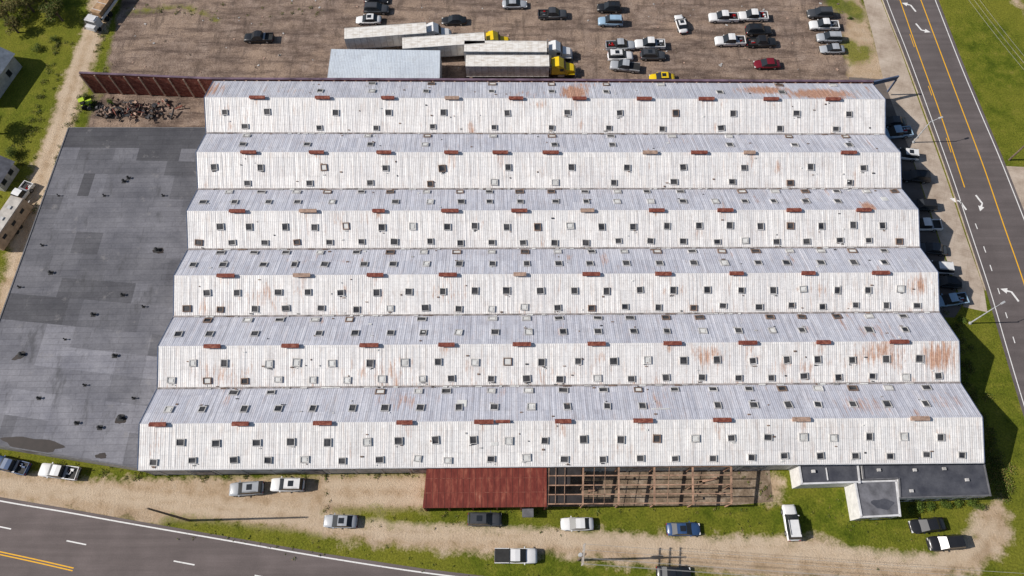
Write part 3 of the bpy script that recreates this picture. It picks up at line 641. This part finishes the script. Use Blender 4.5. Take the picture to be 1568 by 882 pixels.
def car(kind, x, y, ang, c, sc_=1.0):
    par = dict(sedan=(4.75, .91, .80, 1.42), suv=(4.8, .95, .98, 1.75), pickup=(5.7, .98, 1.0, 1.85))[kind]
    L, w, zb, zr = par; hl = L/2
    bm = bmesh.new()
    hood = zb-.02; tail = zb+(.06 if kind == 'sedan' else .0)
    if kind == 'sedan': st = [(-hl, .84, .55), (-hl+.12, .93, tail-.04), (-hl+.9, .98, tail), (-1.0, 1, zb), (.9, 1, zb), (1.2, .99, hood), (hl-.5, .95, hood-.1), (hl-.12, .86, hood-.22), (hl, .72, .5)]
    elif kind == 'suv': st = [(-hl, .90, .6), (-hl+.08, .96, zb), (-1.2, 1, zb), (.8, 1, zb), (1.15, 1, zb+.03), (hl-.4, .96, zb-.05), (hl-.08, .88, zb-.18), (hl, .78, .55)]
    else: st = [(-hl, .94, .6), (-hl+.04, .97, .78), (-.9, .98, .78), (-.85, .98, zb), (1.2, 1, zb), (1.45, 1, zb+.04), (hl-.35, .97, zb), (hl-.06, .9, zb-.12), (hl, .82, .6)]
    rings = []
    for (sx_, wf, zt) in st:
        ww = w*wf
        prof = [(ww*.88, .28), (ww, .5), (ww*.99, zt-.14), (ww*.93, zt-.03), (ww*.6, zt+.02), (0, zt+.035)]
        full = prof+[(-a, z) for a, z in prof[-2::-1]]
        rings.append([bm.verts.new((sx_, a, z)) for a, z in full])
    for i in range(len(rings)-1):
        for k in range(len(rings[0])-1):
            f = bm.faces.new((rings[i][k], rings[i+1][k], rings[i+1][k+1], rings[i][k+1])); f.smooth = True; f.material_index = 0
    bm.faces.new(rings[0]).material_index = 0; bm.faces.new(rings[-1][::-1]).material_index = 0
    if kind == 'sedan': gx = (-1.75, -1.05, .25, 1.12)
    elif kind == 'suv': gx = (-hl+.12, -hl+.42, .25, 1.1)
    else: gx = (-.95, -.72, .55, 1.4)
    wb, wt = w*.93, w*.76; zb2 = zb
    bt = [bm.verts.new(p) for p in ((gx[0], wb*.94, zb2), (gx[3], wb*.94, zb2), (gx[3], -wb*.94, zb2), (gx[0], -wb*.94, zb2))]
    mx = (gx[1]+gx[2])/2
    tp = [bm.verts.new(p) for p in ((gx[1], wt, zr-.04), (gx[2], wt, zr-.05), (gx[2], -wt, zr-.05), (gx[1], -wt, zr-.04))]
    mt = [bm.verts.new((mx, wt*1.02, zr)), bm.verts.new((mx, -wt*1.02, zr))]; mb = [bm.verts.new((mx, wb, zb2)), bm.verts.new((mx, -wb, zb2))]
    gl = [bm.faces.new((bt[1], bt[2], tp[2], tp[1])), bm.faces.new((bt[3], bt[0], tp[0], tp[3])), bm.faces.new((bt[0], mb[0], mt[0], tp[0])), bm.faces.new((mb[0], bt[1], tp[1], mt[0])),
          bm.faces.new((mb[1], bt[3], tp[3], mt[1])), bm.faces.new((bt[2], mb[1], mt[1], tp[2]))]
    rf = [bm.faces.new((tp[0], mt[0], mt[1], tp[3])), bm.faces.new((mt[0], tp[1], tp[2], mt[1]))]
    for f in gl+rf: f.material_index = 0
    bmesh.ops.inset_individual(bm, faces=gl, thickness=.055, depth=-.01)
    for f in gl: f.material_index = 1
    bm.normal_update()
    me = bpy.data.meshes.new('body'); bm.to_mesh(me); bm.free()
    b = MB(); b.v = [tuple(v.co) for v in me.vertices]; b.f = [tuple(p.vertices) for p in me.polygons]; b.m = [p.material_index for p in me.polygons]; sm = [p.use_smooth for p in me.polygons]
    rw = .34 if kind == 'sedan' else .39
    for wx in (-L*.29, L*.30):
        for s_ in (-1, 1):
            b.cyl((wx, s_*(w-.20), rw), (wx, s_*(w+.015), rw), rw, rw, 14, 2); b.cyl((wx, s_*(w+.012), rw), (wx, s_*(w+.03), rw), rw*.6, rw*.55, 10, 3)
    for s_ in (-1, 1):
        b.box((hl-.13, s_*w*.66, zb-.3), .1, .17, .07, 5); b.box((-hl+.04, s_*w*.74, zb-.22), .05, .13, .09, 4)
        b.box((gx[3]-.25, s_*(w+.07), zb+.05), .07, .1, .06, 0)
    b.box((hl-.03, 0, .42), .06, w*.74, .1, 6); b.box((-hl+.02, 0, .42), .06, w*.78, .1, 6)
    if kind != 'pickup' and random.random() < .4: b.box((mx+.15, 0, zr+.006), .38, wt*.55, .008, 1)
    if kind == 'pickup':
        for s_ in (-1, 1): b.box(((-hl-.92)/2, s_*(w*.93-.02), .92), (hl-.92)/2, .06, .14, 0)
        b.box((-hl+.05, 0, .92), .04, w*.86, .14, 0); b.box(((-hl-.9)/2-.02, 0, .825), (hl-.95)/2, w*.83, .012, 6)
        if random.random() < .4: b.box((-1.15, 0, 1.02), .17, w*.9, .12, 3)
        if random.random() < .3: b.box(((-hl-.9)/2, 0, 1.07), (hl-.95)/2, w*.88, .015, 6)
        elif random.random() < .5:
            for _ in range(4): b.box((random.uniform(-hl+.5, -1.4), random.uniform(-.5, .5), .93), random.uniform(.1, .4), random.uniform(.1, .25), .1, random.choice((3, 4, 0)))
    if kind == 'suv':
        for s_ in (-1, 1): b.box((-.6, s_*wt*.9, zr+.04), 1.1, .02, .02, 6)
    o = b.obj(NM[kind], [pmat(c), cglass, tyre, hub, redl, hdl, trimb])
    fl = sm+[False]*(len(o.data.polygons)-len(sm)); o.data.polygons.foreach_set('use_smooth', fl)
    p = S(x, y, .8); o.location = (p.x, p.y, .014); o.rotation_euler = (0, 0, math.radians(ang+random.uniform(-1.5, 1.5))); o.scale = (sc_*random.uniform(.97, 1.04),)*3
    return o
cars = [('pickup', 90, 722, 172, WH), ('suv', 377, 748, 184, SI), ('suv', 440, 742, 180, WH), ('sedan', 521, 798, 178, SI), ('suv', 742, 795, 0, DG), ('sedan', 884, 802, 180, WH), ('pickup', 790, 851, 0, WH),
 ('sedan', 1047, 810, 0, BL_), ('suv', 1212, 800, 90, WH), ('sedan', 1421, 804, 186, BK), ('suv', 1449, 831, 184, BK), ('sedan', 1032, 877, 0, BK), ('pickup', 15, 712, 168, BL_),
 ('pickup', 396, 57, 180, BK), ('sedan', 564, 29, 180, WH), ('suv', 576, 13, 0, DG), ('sedan', 576, -2, 0, BK), ('sedan', 695, 30, 180, BK), ('sedan', 788, 5, 0, SI), ('pickup', 846, 21, 0, DG), ('suv', 933, 11, 180, BK), ('suv', 935, 32, 180, LB),
 ('sedan', 1043, 35, 98, WH), ('pickup', 950, 69, 0, SI), ('suv', 950, 85, 0, WH), ('pickup', 957, 101, 170, SI), ('pickup', 995, 67, 180, WH), ('suv', 1000, 84, 0, DG), ('pickup', 1108, 26, 180, WH), ('pickup', 1153, 24, 180, WH), ('pickup', 1118, 62, 180, WH),
 ('suv', 1162, 46, 0, BK), ('pickup', 1166, 64, 0, BK), ('sedan', 1175, 97, 180, MR), ('suv', 1256, 20, 180, DG), ('pickup', 1262, 38, 180, WH), ('suv', 1270, 57, 180, SI), ('sedan', 1275, 74, 180, SI), ('sedan', 1014, 118, 180, YE),
 ('pickup', 1371, 203, 185, LB), ('suv', 1386, 236, 172, WH), ('suv', 1413, 314, 178, BK), ('pickup', 1415, 344, 180, WH), ('sedan', 1428, 380, 172, DG), ('suv', 1436, 410, 176, WH), ('suv', 1449, 432, 174, BK), ('pickup', 1455, 459, 188, LB),
 ('sedan', 1368, 185, 178, DG), ('pickup', 30, 299, 250, WH), ('suv', 1402, 270, 176, BK)]
for cdef in cars: car(*cdef)

tw_m = Mat('trailer_white', .5); n_ = tw_m.noise(.8, 6, .65, vec=tw_m.mapv(tw_m.co(), (1, 3, 1)))
sx = tw_m.n('ShaderNodeSeparateXYZ'); tw_m.link(tw_m.co(), sx.inputs[0])
cc = tw_m.mix(tw_m.rng(n_, .42, .7), (.80, .78, .74), (.55, .49, .42)); cc = tw_m.mix(tw_m.math('MULTIPLY', tw_m.math('LESS_THAN', tw_m.math('FRACT', tw_m.math('DIVIDE', sx.outputs[0], 1.2)), .06), .35), cc, (.3, .28, .26)); tw_m.col(cc); tw_m = tw_m.m
stl = simple('dark_steel', (.06, .06, .065), .6)
def trailer(x, y, ang, L=15.2):
    b = MB(); hl = L/2
    b.box((0, 0, 2.6), hl, 1.28, 1.4, 0)
    for s_ in (-1, 1):
        b.box((0, s_*1.3, 3.97), hl+.02, .05, .06, 4); b.box((0, s_*1.3, 1.24), hl, .04, .06, 4)
        for k in range(13): b.box((-hl+.6+k*(L-1.2)/12, s_*1.285, 2.6), .03, .012, 1.3, 4)
        for wx in (-hl+1.6, -hl+2.9): b.cyl((wx, s_*.75, .52), (wx, s_*1.25, .52), .52, .52, 14, 1); b.cyl((wx, s_*1.25, .52), (wx, s_*1.27, .52), .28, .25, 10, 3)
        b.box((hl-3, s_*.9, .6), .08, .08, .58, 2)
    b.box((0, 0, 1.1), hl-.2, .5, .1, 2); b.box((-hl-.02, 0, 2.6), .03, .02, 1.3, 2)
    o = b.obj('semi_trailer', [tw_m, tyre, stl, hub, curb]); p = S(x, y, 4.0); o.location = (p.x, p.y, .01); o.rotation_euler = (0, 0, math.radians(ang)); return o
def tractor(x, y, ang, c):
    b = MB()
    b.box((-1.2, 0, .85), 3.4, .45, .14, 2)
    def loft(secs, mi):
        for i in range(len(secs)-1):
            (x0, w0, a0, h0), (x1, w1, a1, h1) = secs[i], secs[i+1]
            A = [(x0, -w0, a0), (x0, w0, a0), (x0, w0*.93, h0), (x0, -w0*.93, h0)]; B = [(x1, -w1, a1), (x1, w1, a1), (x1, w1*.93, h1), (x1, -w1*.93, h1)]
            for k in range(4): b.poly([A[k], A[(k+1) % 4], B[(k+1) % 4], B[k]], mi)
            if i == 0: b.poly(A, mi)
            if i == len(secs)-2: b.poly(B[::-1], mi)
    loft([(-1.5, 1.15, 1.0, 3.0), (-.2, 1.2, 1.0, 3.3), (.7, 1.18, 1.0, 2.7), (1.15, 1.1, .9, 2.05)], 0)
    loft([(1.16, 1.0, .6, 1.95), (2.6, .85, .6, 1.65), (2.95, .75, .6, 1.2)], 0)
    b.poly([(.76, -1.0, 2.66), (1.17, -.98, 2.1), (1.17, .98, 2.1), (.76, 1.0, 2.66)], 1)
    for s_ in (-1, 1):
        b.box((.35, s_*1.19, 2.2), .35, .02, .3, 1); b.cyl((-1.7, s_*1.0, 1), (-1.7, s_*1.0, 3.5), .09, .09, 8, 3)
        b.box((.3, s_*1.15, .75), .6, .18, .25, 3); b.box((2.2, s_*1.05, 1.0), .6, .16, .08, 0); b.box((.9, s_*1.4, 2.2), .05, .08, .3, 4)
        b.cyl((2.2, s_*.75, .5), (2.2, s_*1.15, .5), .5, .5, 14, 4)
        for wx in (-2.5, -3.8): b.cyl((wx, s_*.65, .5), (wx, s_*1.2, .5), .5, .5, 14, 4)
    b.box((3.0, 0, .6), .1, 1.1, .2, 3); b.box((-3.1, 0, 1.1), .5, .45, .1, 2)
    o = b.obj('semi_truck', [pmat(c), cglass, stl, hub, tyre]); p = S(x, y, 2.0); o.location = (p.x, p.y, .01); o.rotation_euler = (0, 0, math.radians(ang))
trailer(590, 47, 5.5); trailer(679, 62, 5); trailer(774, 71, -.5); trailer(777, 93, 0)
tractor(666, 48, 5, WH); tractor(757, 61, 5, YE); tractor(852, 76, 0, WH); tractor(857, 101, 0, YE)
b = MB(); b.box((0, 0, 1.2), 5.5, 1.2, .1, 0); b.box((0, 0, 1.9), 5.2, .95, .6, 1)
for s_ in (-1, 1):
    b.box((0, s_*1.2, 1.45), 5.5, .05, .25, 2)
    for wx in (3.2, 4.4): b.cyl((wx, s_*.8, .5), (wx, s_*1.2, .5), .5, .5, 12, 3)
for k in range(6): b.box((-4.5+k*1.8, 0, 2.52), .05, 1.0, .03, 2)
b.box((6.6, 0, 1.5), .8, 1.1, .9, 2); b.box((6.6, 0, 2.45), .6, .9, .1, 2); b.box((7.1, 0, 1.95), .35, .95, .3, 4); b.box((7.7, 0, 1.1), .5, .95, .4, 2)
for s_ in (-1, 1): b.cyl((7.2, s_*.8, .45), (7.2, s_*1.12, .45), .45, .45, 12, 3)
o = b.obj('flatbed_truck', [stl, simple('lumber_load', (.36, .23, .13), .9, var=.4), white_tr, tyre, cglass]); p = S(171, -4, 1.5); o.location = (p.x, p.y, .01); o.rotation_euler = (0, 0, math.radians(-108))
b = MB(); b.box((0, 0, 1.9), 4.4, 1.25, 1.3, 0); b.box((0, 0, 3.23), 4.3, 1.15, .04, 1)
for k in (-2.5, 0, 2.2): b.box((k, 0, 3.35), .3, .3, .1, 2)
for s_ in (-1, 1):
    for k in (-2.4, .2, 2.6): b.box((k, s_*1.26, 2.1), .45, .02, .3, 3)
    for k in (-.6, .5): b.cyl((k, s_*.95, .38), (k, s_*1.24, .38), .38, .38, 12, 4)
b.box((4.8, 0, .6), .5, .08, .06, 2)
o = b.obj('camper_trailer', [simple('camper_wall', (.36, .27, .20), .7), simple('camper_roof', (.46, .43, .39), .7, var=.35, scale=.6), curb, cglass, tyre]); p = S(7, 338, 2.6); o.location = (p.x, p.y, .01); o.rotation_euler = (0, 0, math.radians(73))
def house(x, y, ang, hx, hy, zw, zr, rc):
    b = MB(); b.box((0, 0, zw/2), hx, hy, zw/2, 0); e = .4
    b.poly([(-hx-e, -hy-e, zw-.1), (hx+e, -hy-e, zw-.1), (hx+e, 0, zr), (-hx-e, 0, zr)], 1); b.poly([(hx+e, hy+e, zw-.1), (-hx-e, hy+e, zw-.1), (-hx-e, 0, zr), (hx+e, 0, zr)], 1)
    for s_ in (-1, 1): b.poly([(s_*hx, -hy, zw), (s_*hx, hy, zw), (s_*hx, 0, zr-.1)], 0)
    for k in (-.5, .4):
        b.box((hx*k, -hy-.02, 1.5), .5, .04, .6, 2); b.box((hx*k, hy+.02, 1.5), .5, .04, .6, 2)
    b.box((hx+.02, 0, 1.05), .04, .5, 1.05, 3); b.box((hx*.4, .6, zr), .25, .25, .5, 3)
    o = b.obj('small_house', [gh_w, rc, cglass, rust_l]); p = S(x, y, zw); o.location = (p.x, p.y, 0); o.rotation_euler = (0, 0, math.radians(ang))
gh_w = simple('house_siding', (.40, .39, .37), .8)
house(-36, 108, 75, 5, 4.2, 3.2, 5.4, simple('blue_grey_shingle', (.22, .25, .29), .8))
house(-8, 262, 75, 2.3, 1.8, 2.3, 3.2, grroof)

# ------------------------------------------------------------ poles & wires
wood = simple('pole_wood', (.16, .12, .09), .9, var=.3, scale=2); galv = simple('galvanised', (.45, .46, .47), .5)
def upole(x, y, h=12.5, arms=1, rot=0.0, top=False):
    p = S(x, y, h if top else 0); p.z = 0; b = MB(); b.cyl(p, p+Vector((0, 0, h)), .17, .11, 10, 0); X = Vector((math.cos(rot), math.sin(rot), 0)); Y = Vector((-X.y, X.x, 0)); tips = []
    for k in range(arms):
        z = h-.5-k*1.1; c_ = p+Vector((0, 0, z))+Y*.16; b.box(c_, 1.3, .06, .07, 2, X=X, Y=Y)
        for s_ in (-1.15, -.45, .45, 1.15):
            q = c_+X*s_; b.cyl(q+Vector((0, 0, .07)), q+Vector((0, 0, .3)), .05, .04, 6, 1); tips.append(q+Vector((0, 0, .3)))
    if arms > 1: q = p+Vector((0, 0, h-3.2))+Y*.45; b.cyl(q, q+Vector((0, 0, 1)), .25, .25, 10, 1)
    b.obj('utility_pole', [wood, galv, simple('crossarm_wood', (.36, .32, .28), .9)]); return p, tips
wmat = simple('wire', (.36, .35, .34), .6)
def wires(name, A, B, sag=1.0, r=.018):
    cu = bpy.data.curves.new(name, 'CURVE'); cu.dimensions = '3D'; cu.bevel_depth = r
    for a, c_ in zip(A, B):
        s_ = cu.splines.new('POLY'); n = 24; s_.points.add(n)
        for k in range(n+1):
            t = k/n; p = a.lerp(c_, t); s_.points[k].co = (p.x, p.y, p.z-sag*4*t*(1-t), 1)
    o = bpy.data.objects.new(name, cu); sc.collection.objects.link(o); cu.materials.append(wmat)
upole(290, 797, 12.8, 0)
p1, t1 = upole(897, 848, 11.5, 3, math.radians(82), top=True)
p2, t2 = upole(1760, 905, 11.5, 3, math.radians(82), top=True)
wires('power_lines', t1[:6], t2[:6], 1.2)
def street_lamp(x, y, ang, h=9.0, arm=2.6):
    p = S(x, y, 0); b = MB(); b.cyl(p, p+Vector((0, 0, h)), .12, .07, 8, 0); d = Vector((math.cos(ang), math.sin(ang), 0))
    b.cyl(p+Vector((0, 0, h-.2)), p+d*arm+Vector((0, 0, h+.25)), .05, .04, 6, 0); b.box(p+d*(arm+.25)+Vector((0, 0, h+.22)), .38, .14, .07, 0, X=d, Y=Vector((-d.y, d.x, 0))); b.cyl(p, p+Vector((0, 0, .15)), .25, .25, 8, 0)
    b.obj('street_lamp', [galv])
street_lamp(1485, 495, .5, 6, 1.6); street_lamp(1398, 218, .35, 6, 1.6)
pA, tA = upole(1545, 245, 7, 1, math.radians(-20)); pB, tB = upole(1395, -150, 11, 1, math.radians(-20)); pC, tC = upole(1680, 560, 11, 1, math.radians(-20))
wires('power_lines', tA, tC, .8, .014)
a = S(1440, -60, 9); b_ = S(1640, 190, 9)
wires('power_lines', [a, a+Vector((1, 0, 0)), a+Vector((2, 0, 0))], [b_, b_+Vector((1, 0, 0)), b_+Vector((2, 0, 0))], .6, .016)

# ------------------------------------------------------------ vegetation
leafm = Mat('leaf_foliage', .7, spec=.2); leafm.col(leafm.attr('tint', 'Color')); leafm = leafm.m
bark = simple('bark', (.12, .09, .07), .9)
def foliage(name, clumps, dens, leaf, cols, trunks=()):
    V = []; Fc = []; T = []
    for (c0, rx, ry, rz) in clumps:
        n = int(dens*rx*ry); shade = random.uniform(.6, 1.25)
        for k in range(n):
            d = Vector((random.gauss(0, 1), random.gauss(0, 1), random.gauss(0, 1))).normalized()*(random.random()**.45)
            p = c0+Vector((d.x*rx, d.y*ry, d.z*rz))
            if p.z < .03: p.z = random.uniform(.03, .2)
            a = Vector((random.gauss(0, 1), random.gauss(0, 1), random.gauss(0, .6))).normalized(); bb = a.orthogonal().normalized(); s_ = leaf*random.uniform(.6, 1.4)
            bb = (bb+Vector((random.uniform(-.5, .5),)*3)).normalized()
            i = len(V); V += [tuple(p-a*s_), tuple(p+bb*s_*.5), tuple(p+a*s_), tuple(p-bb*s_*.5)]; Fc.append((i, i+1, i+2, i+3))
            c_ = random.choice(cols); f = shade*random.uniform(.7, 1.3); T.append((c_[0]*f, c_[1]*f, c_[2]*f, 1))
    b = MB(); b.v = V; b.f = Fc; b.m = [0]*len(Fc)
    for t in trunks: b.cyl(*t, n=7, mi=1)
    o = b.obj(name, [leafm, bark]); T += [(0, 0, 0, 1)]*(len(o.data.polygons)-len(T))
    ca = o.data.color_attributes.new('tint', 'FLOAT_COLOR', 'CORNER'); arr = np.zeros((len(o.data.loops), 4), np.float32)
    for p_ in o.data.polygons:
        for l_ in p_.loop_indices: arr[l_] = T[p_.index]
    ca.data.foreach_set('color', arr.ravel()); return o
GR = [(.055, .10, .012), (.085, .13, .016), (.115, .155, .024), (.045, .075, .012)]; OL = [(.13, .13, .028), (.17, .145, .042), (.09, .10, .022), (.21, .15, .05)]
def tree(x, y, h, r, cols, dens=170):
    p = S(x, y, 0); cl = []; tr = [(p, p+Vector((0, 0, h*.6)), .22, .12)]
    for k in range(16):
        an = random.uniform(0, 6.28); rr = r*math.sqrt(random.random())*.8; z = h*random.uniform(.45, .95)*(1-.25*rr/r)
        c_ = p+Vector((rr*math.cos(an), rr*math.sin(an), z)); s_ = random.uniform(.28, .5)*r; cl.append((c_, s_, s_, s_*.7)); tr.append((p+Vector((0, 0, h*random.uniform(.25, .5))), c_, .08, .03))
    foliage('tree', cl, dens, .13, cols, tr)
tree(52, 18, 6.0, 3.8, OL); tree(96, 32, 5, 2.6, GR+OL); tree(5, 5, 6, 3.2, OL); tree(28, 50, 3.5, 1.8, OL); tree(-5, 205, 4.5, 2.5, GR); tree(75, 8, 5, 2.6, OL); tree(15, 28, 4, 2.4, OL)
def bush(x, y, r, cols=GR, name='bush'):
    p = S(x, y, 0); foliage(name, [(p+Vector((random.gauss(0, r*.35), random.gauss(0, r*.35), r*.55)), r*.6, r*.6, r*.55) for _ in range(5)], 420, .08, cols)
for x, y, r in ((1405, 775, .9), (1424, 775, .8), (1446, 774, .9), (1465, 773, .8), (1489, 771, 1.0), (1392, 779, .7), (170, 158, .8), (128, 150, 1.0), (143, 162, .8), (20, 240, 1.5), (18, 262, 1.1), (1470, 492, .7), (1300, 30, .5), (60, 75, 1.0), (85, 62, .8)): bush(x, y, r)
cl = []
def along(pts, n, w, r0, r1):
    L = smoothline(pts, 1)
    for k in range(n):
        p = random.choice(L)+Vector((random.gauss(0, w), random.gauss(0, w), 0)); r = random.uniform(r0, r1); cl.append((p+Vector((0, 0, r*.25)), r, r, r*.4))
along([(215, 728), (330, 727), (480, 728), (640, 727)], 70, .35, .15, .5); along([(-20, 705), (60, 712), (215, 730)], 30, .4, .2, .5)
along([(1473, 600), (1495, 650), (1520, 710), (1530, 745)], 110, 1.3, .4, 1.1); along([(1460, 490), (1480, 570)], 40, .8, .3, .8)
along([(165, 100), (140, 150), (108, 195), (60, 330)], 60, .8, .2, .6); along([(640, 782), (900, 782), (1200, 778)], 60, .5, .1, .35)
along([(90, 60), (60, 160), (30, 260), (0, 330)], 60, 1.0, .3, .8); along([(160, 20), (150, 90)], 20, .5, .2, .5)
along([(200, 10), (300, 20), (500, 12)], 40, 1.5, .15, .5); along([(500, 725), (500, 780)], 12, .3, .15, .4); along([(1130, 720), (1180, 760)], 25, .8, .15, .4)
along([(1240, 760), (1300, 800), (1300, 745)], 12, .8, .1, .3); along([(260, 806), (480, 838), (700, 868), (850, 880)], 60, .8, .1, .35)
along([(1290, 780), (1400, 820), (1250, 800)], 25, 2.0, .1, .3); along([(560, 795), (900, 808), (1200, 815)], 50, .7, .1, .3)
foliage('weeds', cl, 150, .09, GR+OL)
b = MB(); cols_ = [rust_m, stl, curbr, stl, rust_l, curbr]
for k in range(200):
    p = S(random.gauss(207, 28), random.gauss(171, 7), 0); p.z = random.uniform(.1, .8); X = Vector((random.gauss(0, 1), random.gauss(0, 1), random.gauss(0, .4))).normalized(); Y = X.orthogonal().normalized()
    if k % 3: b.box(p, random.uniform(.2, 1.0), random.uniform(.04, .2), random.uniform(.03, .12), random.choice((0, 1, 1, 2, 2, 3, 4, 5)), X=X, Y=Y, Z=X.cross(Y))
    else: b.cyl(p, p+X*random.uniform(.2, .8), random.uniform(.1, .35), None, 9, random.choice((1, 2, 2, 3, 4)))
b.obj('scrap_metal_pile', cols_)
b = MB()
for k in range(150):
    p = S(random.uniform(200, 1290), random.uniform(-5, 112), 0); p.z = .04; an = random.uniform(0, 3.1); X = Vector((math.cos(an), math.sin(an), 0))
    s_ = random.uniform(.04, .16); b.box(p, s_*random.uniform(1, 2), s_, .05, random.randrange(3), X=X, Y=Vector((-X.y, X.x, 0)))
b.obj('yard_debris', [curb, rust_l, wood])
b = MB(); b.box((0, 0, .75), .9, .45, .25, 0); b.box((-.4, 0, 1.25), .4, .4, .1, 1); b.box((.75, 0, .95), .35, .35, .18, 0); b.cyl((-.1, 0, 1.0), (-.1, 0, 1.9), .03, .03, 6, 1); b.box((-.35, 0, 1.95), .5, .45, .04, 0)
for wx, r_ in ((-.55, .55), (.75, .35)):
    for s_ in (-1, 1): b.cyl((wx, s_*.5, r_), (wx, s_*.75, r_), r_, r_, 14, 1)
o = b.obj('small_tractor', [pmat((.45, .6, .03)), tyre]); p = S(131, 157, 1); o.location = (p.x, p.y, 0); o.rotation_euler = (0, 0, .5)

# ------------------------------------------------------------ light, sky, camera
el, azs = math.radians(37.5), math.radians(1.5)
sv = Vector((-math.cos(el)*math.cos(azs), -math.cos(el)*math.sin(azs), math.sin(el)))
sd = bpy.data.lights.new('sun', 'SUN'); sd.energy = 5.0; sd.angle = math.radians(.5); sd.color = (1, .94, .87)
so = bpy.data.objects.new('sun', sd); so.rotation_euler = (-sv).to_track_quat('-Z', 'Y').to_euler(); so.location = (-80, 0, 90); sc.collection.objects.link(so)
w = bpy.data.worlds.new('World'); sc.world = w; w.use_nodes = True; nt = w.node_tree
sk = nt.nodes.new('ShaderNodeTexSky'); sk.sky_type = 'NISHITA'; sk.sun_disc = False; sk.sun_elevation = el; sk.sun_rotation = math.atan2(sv.x, sv.y) % (2*math.pi)
bg = nt.nodes['Background']; nt.links.new(sk.outputs[0], bg.inputs[0]); bg.inputs[1].default_value = .075
cd = bpy.data.cameras.new('camera'); cd.sensor_width = 36; cd.lens = F/1568*36; cd.clip_end = 8000; cd.clip_start = .5
co = bpy.data.objects.new('camera', cd); co.location = (0, 0, H); co.rotation_euler = (TH, 0, 0); sc.collection.objects.link(co); sc.camera = co
sc.view_settings.view_transform = 'Standard'; sc.view_settings.look = 'None'; sc.view_settings.exposure = 0
